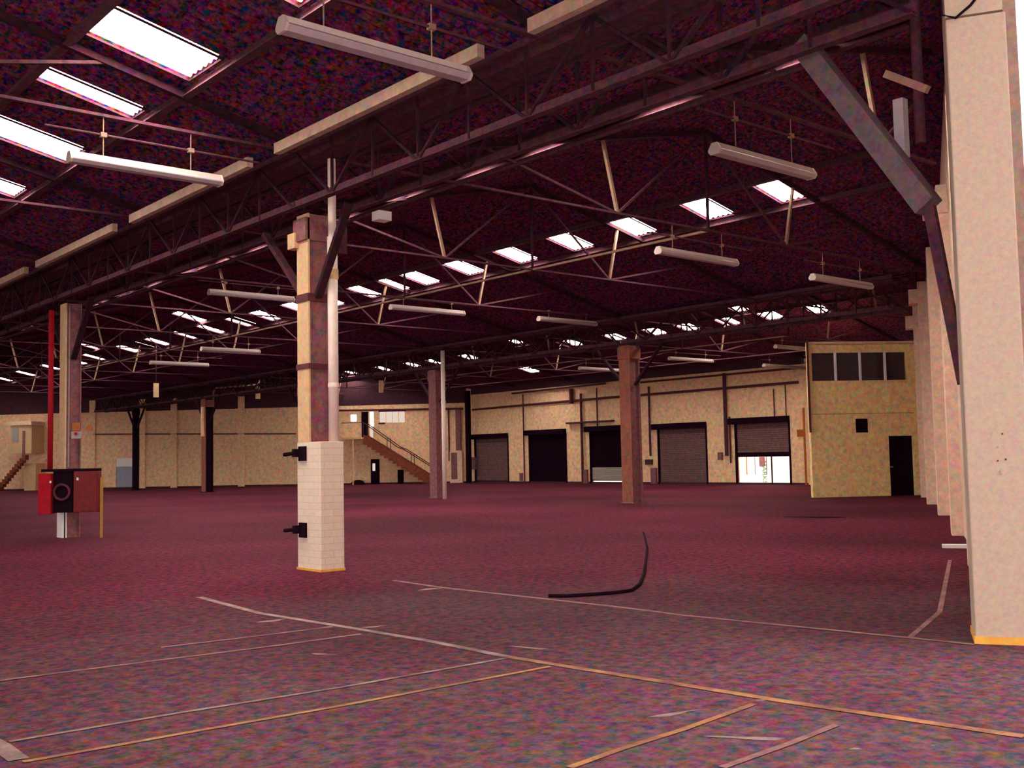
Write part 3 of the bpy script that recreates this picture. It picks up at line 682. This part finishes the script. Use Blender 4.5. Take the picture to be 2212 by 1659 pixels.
# ------------------------------------------------------------------ wall at far left: pilasters, stairs, windows, blue door
SL_ = 42.0
wl = MB()
sb0, sb1 = sorted((lwp(250, 1000)[0], lwp(290, 1000)[0]))
wl.obox(lw(0), LWD, LWN, (-.2, sb0), (0, .25), 0, 8.7); wl.obox(lw(0), LWD, LWN, (sb0, sb1), (0, .25), 2.15, 8.7); wl.obox(lw(0), LWD, LWN, (sb1, SL_), (0, .25), 0, 8.7)
for px in (308, 376, 522, 200):
    s = lwp(px, 1000)[0]; wl.obox(lw(s), LWD, LWN, (-.22, .22), (-.14, .05), 0, 6.3)
wl.build('wall_left', 'wall', kind='structure')
MB().obox(lw(0), LWD, LWN, (.3, SL_), (-.004, 0), 5.45, 8.7).build('trim_2', 'dark_band', kind='structure')
MB().obox(lw(0), LWD, LWN, (.3, SL_), (-.01, 0), 0, .1).build('baseboard_left', 'dark_band', kind='structure')
def lbox(s0, s1, z0, z1, d0=.0, d1=.1):
    """box on the far left wall, standing out from d0 to d1 into the hall"""
    return MB().obox(lw(0), LWD, LWN, (min(s0, s1), max(s0, s1)), (-d1, -d0), z0, z1)
MB().tube([(*lw(.5, .1), 5.05), (*lw(10.2, .1), 5.15)], .07, 8).build('wall_pipe', 'pipe_dark', label='dark pipe along the wall above the inner staircase', cat='pipe')
sa, za = lwp(200, 938); sb, zb_ = lwp(640, 937)
MB().tube([(*lw(sb, .1), zb_), (*lw(sa, .1), za)], .045, 8).build('wall_pipe', 'pipe_dark', label='thin dark pipe along the far left wall at mid height', cat='pipe')
d = thing('door_6', 'blue grey roller door with light under it on the far left wall', None, (*lw((sb0+sb1)/2), 0), kind='structure')
lbox(sb0, sb1, .06, 2.15, -.1, -.05).build('curtain', 'bluedoor', d)
lbox(sb0, sb1, 1.55, 2.15, -.05, -.03).build('upper_panel', 'white', d)
# upper door, window and daylight slot by the landing
def wpx(x0, y0, x1, y1): a = lwp(x0, y0); b = lwp(x1, y1); return min(a[0], b[0]), max(a[0], b[0]), min(a[1], b[1]), max(a[1], b[1])
def wbox(x0, y0, x1, y1, d0=0., d1=.05): a, b, c, e = wpx(x0, y0, x1, y1); return lbox(a, b, max(0, c), e, d0, d1)
wbox(781, 890, 796, 944, 0, .05).build('door_7', 'darkin', kind='structure')
wbox(799, 890, 807, 921, 0, .03).build('window_1', 'glass_wh', kind='structure')
wbox(799, 922, 806, 946, 0, .03).build('window_2', 'glass_lt', kind='structure')
wbox(758, 896, 770, 910, 0, .03).build('window_3', 'glass_wh', kind='structure')
w4 = thing('window_4', 'four-pane daylit window above the inner staircase', None, (*lw(lwp(847, 900)[0]), 4.2), kind='structure')
for i in range(4):
    wbox(820.5+i*13.8, 889, 832.8+i*13.8, 912.5, 0, .03).build('pane', 'glass_lt', w4)
wbox(818, 885.5, 877, 888.5, 0, .06).build('frame', 'pipe_dark', w4)
wbox(818, 913, 832, 916, 0, .1).build('sill', 'pipe_dark', w4)
g = wbox(801, 992, 820, 1047, 0, .06).build('door_8', 'darkin', kind='structure')
wbox(805, 1001, 811, 1017, .06, .07).build('pane', 'glass_lt', g)
wbox(859, 1015, 872, 1047, 0, .06).build('door_9', 'darkin', kind='structure')
# inner staircase
sT, zT = 7.25, 3.22; sB = 2.3
t = thing('staircase', 'brown open staircase climbing left along the wall to a landing', 'staircase', (*lw(sB, .6), 0))
n = 17
for i in range(n):
    f0 = i/n; s0 = sB+(sT-sB)*f0; s1 = sB+(sT-sB)*(i+1)/n; z = zT*(i+1)/n
    lbox(s0-.02, s1+.03, max(0, z-.5), z, .1, 1.15).build('tread', 'stair', t)
for off in (.12, 1.13):
    MB().beam((*lw(sB, off), .16), (*lw(sT, off), zT+.06), .05, .26).build('stringer', 'stair', t)
    MB().tube([(*lw(sB, off), .95), (*lw((sB+sT)/2-.3, off), 2.35), (*lw((sB+sT)/2+.1, off), 2.5), (*lw(sT, off), zT+1.0)], .03, 8).build('handrail', 'steel_mid', t)
    for k in range(4):
        f0 = k/3; s_ = sB+(sT-sB)*f0
        MB().beam((*lw(s_, off), zT*f0), (*lw(s_, off), zT*f0+.98), .035, .035).build('baluster', 'steel_mid', t)
lbox(sT, sT+1.5, zT-.12, zT, .02, 1.2).build('landing', 'colcream', t)
MB().beam((*lw(sT+.75, 1.1), 0), (*lw(sT+.75, 1.1), zT-.1), .08, .08).build('landing_post', 'wall', t)
MB().tube([(*lw(sT, 1.15), zT+1), (*lw(sT+1.5, 1.15), zT+1)], .025, 8).build('landing_rail', 'steel_mid', t)
q = onZ(775, 1047)
sq = (Vector((q.x, q.y))-LW0).dot(LWD)
mb = MB()
for i in range(7):
    pass
rub = MB(); import itertools
P = []
for r_, z in ((.42, 0), (.40, .12), (.28, .26), (.1, .33)):
    for k in range(9):
        a = 2*math.pi*k/9; rr = r_*(1+.18*math.sin(3*a+z*9)); P.append((*lw(sq+rr*math.cos(a)*1.2, .8+rr*math.sin(a)*.6), z))
rub.add(P, [(i*9+j, i*9+(j+1) % 9, i*9+9+(j+1) % 9, i*9+9+j) for i in range(3) for j in range(9)]+[tuple(27+j for j in range(9))])
rub.build('rubbish_heap', 'black', label='low black heap on the floor left of the inner staircase', cat='heap')
# electrical cabinets by the corner
def cab(x0, y0, x1, y1, label, m='wall_r', dm='coldark', dd=.35):
    a, b, c, e = wpx(x0, y0, x1, y1)
    t = thing('electrical_cabinet', label, 'cabinet', (*lw((a+b)/2), max(0, c)))
    lbox(a, b, max(0, c), e, .0, dd).build('body', m, t)
    lbox(a+(b-a)*.40, b-.1, max(0, c)+.25, e-.1, dd, dd+.02).build('door', dm, t)
cab(973, 975, 1001, 1045, 'pale electrical cabinet with a dark door in the corner')
lbox(*[wpx(985, 884, 997, 973)[i] for i in (0, 1)], 2.2, 5.0, 0, .3).build('cable_duct', 'coldark', label='dark upright duct above the pale electrical cabinet', cat='duct')
q = on_dock(1016, 1001); MB().box(XC-.2, XC-.003, 57.28-.22, 57.28+.22, q.z-.42, q.z+.42).build('meter_box', 'shutter', label='small grey meter box between the corner column and the first loading door', cat='box')
s_ = lwp(970, 940)[0]; MB().tube([(*lw(s_, .08), 1.5), (*lw(s_, .08), 5.0)], .05, 8).build('conduit', 'pipe_dark', label='dark conduit on the wall just right of the slim white downpipe', cat='pipe')
# lean-to with steps at far left
a, b, c_, e = wpx(50, 915, 95, 925)
t = thing('stair_cabin', 'cream raised cabin with brown steps against the far left wall', 'cabin', (*lw((a+b)/2), 0))
lbox(a, b, 2.6, 4.75, 0, 1.6).build('cabin', 'colcream', t)
lbox(a-.05, b+.05, 4.6, 4.85, 0, 1.75).build('cabin_roof', 'wall_r', t)
lbox(a+(b-a)*.30, a+(b-a)*.42, 2.0, 4.2, 1.6, 1.63).build('doorway', 'coldark', t)
lbox(a+(b-a)*.62, a+(b-a)*.90, 3.4, 4.4, 1.6, 1.63).build('window', 'grey', t)
lbox(a-.1, a+.75, 0, 1.9, 0, 1.2).build('lower_wall', 'colcream', t)
st = MB()
for i in range(12):
    f0 = i/12; s0 = a+.4+f0*2.2; st.obox(lw(0), LWD, LWN, (s0, s0+.25), (-1.7, -1.25), 2.5*(1-f0)-.35, 2.5*(1-f0))
st.build('steps', 'stair', t)

# ------------------------------------------------------------------ light fittings
def light(px0, px1, label):
    """the fittings hang from the truss ties: pick the truss and drop that fit the view"""
    y54 = (onZ(*px0, 5.4).y+onZ(*px1, 5.4).y)/2
    y = min((Y0+k*DY for k in range(-1, 11)), key=lambda v: abs(1.6+3.8*v/y54-5.72)); H = 1.6+3.8*y/y54
    x0, x1 = onZ(*px0, H).x, onZ(*px1, H).x; xm = (x0+x1)/2
    t = thing('light_fitting', label, 'light fitting', (xm, y, H), 'long unlit fluorescent fittings')
    MB().prism([(-.04, .05), (-.04, .11), (.04, .11), (.04, .05)], (x0+.02, y, H), (x1-.02, y, H)).build('housing', 'fixture', t)
    MB().prism([(-.045, .05), (-.095, .015), (-.095, -.0), (-.06, -.04), (.06, -.04), (.095, 0), (.095, .015), (.045, .05)], (x0+.03, y, H), (x1-.03, y, H)).build('diffuser', 'fixture_in', t)
    for a, b in ((x0, x0+.03), (x1-.03, x1)):
        MB().prism([(-.045, .11), (-.10, .025), (-.10, -.005), (-.065, -.045), (.065, -.045), (.10, -.005), (.10, .025), (.045, .11)], (a, y, H), (b, y, H)).build('end_cap', 'fixture', t)
    zc = max(H+.3, 6.0)
    for x in (x0+.45, x1-.45):
        h = MB().tube([(x, y, H+.11), (x, y, 6.238)], .008, 6).build('hanger', 'steel_pale', t)
        MB().box(x-.04, x+.04, y-.03, y+.03, zc-.03, zc+.03).build('clip', 'steel_pale', h)
    MB().tube([(x0-.3, y, zc), (x1+.6, y, zc)], .016, 8).build('conduit', 'steel_mid', t)
    return t
light((605, 60), (1010, 168), 'largest cream light fitting at the top centre-left')
light((145, 345), (480, 395), 'cream light fitting ending over the third near skylight')
light((1545, 325), (1750, 382), 'grey light fitting above the two right-hand skylights')
light((1425, 543), (1585, 572), 'grey light fitting below the bright skylight right of centre')
light((845, 665), (1000, 680), 'grey light fitting right of the near white downpipe')
light((1165, 690), (1285, 702), 'pale light fitting just left of the reddish brown column')
light((1760, 600), (1875, 622), 'grey light fitting high above the office box')
light((445, 635), (640, 648), 'grey light fitting left of the near column')
light((435, 755), (560, 762), 'dim light fitting between the two left columns, upper one')
light((333, 783), (440, 792), 'dim light fitting between the two left columns, lower one')
for i, (x, y) in enumerate([(1450, 775), (1675, 750), (1655, 790), (1260, 796)]):
    light((x-1, y), (x+85, y+7), 'distant dim light fitting, %s of four before the loading wall' % ORD[i])

# sprinkler pipes and thin conduits across the bays
for i, (x, y0_, y1_) in enumerate([(10.6, 7, 66), (31.5, 20, 60), (40.6, 25.5, 55)]):
    MB().tube([(x, y0_, 6.1), (x, y1_, 6.1)], .03, 8).build('ceiling_pipe', 'steel_mid',
        label=['slim dark pipe along the middle bay under the trusses', 'slim dark pipe along the far bay beside the second girder row', 'slim dark pipe along the far bay near the loading doors'][i] if i < 9 else '%s' % ['middle', 'far', 'far'][i], cat='pipe')

# ------------------------------------------------------------------ floor: painted lines, cable
def line(pts, w, m, label):
    P = [onZ(*p) for p in pts]; mb = MB(); L_ = []; 
    for i, p in enumerate(P):
        d = (P[min(i+1, len(P)-1)]-P[max(i-1, 0)]).normalized(); n_ = Vector((-d.y, d.x, 0))*w/2
        L_ += [p+n_, p-n_]
    n = len(P); top = [(q.x, q.y, .004) for q in L_]; bot = [(q.x, q.y, 0.0) for q in L_]
    mb.add(top+bot, [(2*i, 2*i+1, 2*i+3, 2*i+2) for i in range(n-1)]+[(2*n+2*i, 2*n+2*i+2, 2*n+2*i+3, 2*n+2*i+1) for i in range(n-1)])
    mb.build('floor_line', m, label=label, cat='floor line', group='painted lines on the floor')
line([(430, 1290), (560, 1325), (740, 1354), (920, 1384), (1100, 1420)], .085, 'line_pale', 'pale left half of the long line crossing the floor')
line([(1100, 1420), (1240, 1443), (1480, 1481), (1700, 1517), (2212, 1592)], .085, 'line_yel', 'orange right half of the long line crossing the floor')
line([(0, 1471), (200, 1445), (415, 1418), (585, 1397), (780, 1370)], .05, 'line_pink', 'faint pink line starting at the left edge, farther one')
line([(348, 1399), (520, 1379), (719, 1354)], .045, 'line_pink', 'short faint line joining the pale half of the long line')
line([(20, 1603), (380, 1542), (740, 1485), (1090, 1423)], .045, 'line_pale', 'thin pale line running from lower left to the long line')
line([(50, 1647), (380, 1588), (740, 1525), (1190, 1440)], .05, 'line_yel', 'thin orange line just below the thin pale one')
line([(-60, 1580), (0, 1612), (40, 1642)], .11, 'line_pale', 'thick pale line cutting the bottom left corner')
line([(1230, 1659), (1350, 1616), (1472, 1578), (1630, 1521)], .05, 'line_yel', 'orange line rising from the bottom edge right of centre')
line([(1560, 1659), (1706, 1607), (1806, 1567)], .05, 'line_pink', 'faint pink line rising from the bottom edge at right')
line([(850, 1254), (950, 1269), (1340, 1312), (1480, 1330), (1780, 1360), (1960, 1378), (2105, 1393)], .06, 'line_pink', 'thin pink line leading to the foot of the large pillar')
line([(1965, 1378), (2030, 1322), (2052, 1210)], .05, 'line_pink', 'faint line along the foot of the right wall')
def scuff(pts, w, label):
    w *= .55
    P = [onZ(*p) for p in pts]; mb = MB(); vs = []; n = 14
    c0 = sum(P, Vector())/len(P); ax = (P[-1]-P[0]); ln = ax.length/2; ax.normalize(); ay = Vector((-ax.y, ax.x, 0))
    for i in range(n):
        a = 2*math.pi*i/n; k = 1+.3*math.sin(2.7*a+len(label)); v = c0+ax*math.cos(a)*ln*k+ay*math.sin(a)*w*k; vs.append((v.x, v.y, .003))
    mb.add(vs, [tuple(range(n))]); mb.build('paint_scuff', 'line_pale', label=label, cat='scuff mark', group='pale scuff marks on the floor')
for pts, w_, lb in [([(560, 1345), (612, 1338)], .10, 'pale scuff on the floor left of the long line'), ([(905, 1275), (950, 1271)], .12, 'pale scuff right of the brick plinth'),
                    ([(670, 1413), (720, 1414)], .05, 'pale scuff just below the pale half of the long line'), ([(780, 1357), (830, 1352)], .06, 'pale scuff on the long line'),
                    ([(1400, 1552), (1500, 1535)], .05, 'pale scuff on the floor above the rising orange line'), ([(1540, 1592), (1690, 1598)], .06, 'broad pale scuff at lower right'),
                    ([(1630, 1515), (1660, 1512)], .04, 'small pale scuff at the end of the rising orange line'), ([(1110, 1397), (1180, 1403)], .05, 'pale scuff above the middle of the long line'),
                    ([(1720, 1489), (1775, 1491)], .04, 'pale scuff below the large pillar, left of it'), ([(1835, 1619), (1860, 1618)], .03, 'small pale scuff at the bottom right')]:
    scuff(pts, w_, lb)
hp = [(1185, 1287), (1225, 1287.5), (1280, 1284), (1330, 1280), (1365, 1275), (1382, 1262), (1391, 1240), (1395, 1212), (1398, 1185), (1394, 1165), (1390, 1150)]
hpts = [onZ(x, y, .018) for x, y in hp]
MB().tube(hpts, [.022]*7+[.018]*4, 8).build('rubber_hose', 'black', label='black hose lying curved on the open floor', cat='hose', smooth=True)
ds = onZ(1690, 1117); de = onZ(1830, 1118)
vs = [];
for i in range(16):
    a = 2*math.pi*i/16; v = (ds+de)/2+(de-ds)/2*math.cos(a)+Vector((.6, .8, 0))*.28*math.sin(a)*(1+.2*math.sin(3*a)); vs.append((v.x, v.y, .003))
MB().add(vs, [tuple(range(16))]).build('floor_stain', 'darkin', label='long black stain on the floor in front of the office box', cat='stain')

for o in bpy.data.objects:
    if '_o' in o: del o['_o']
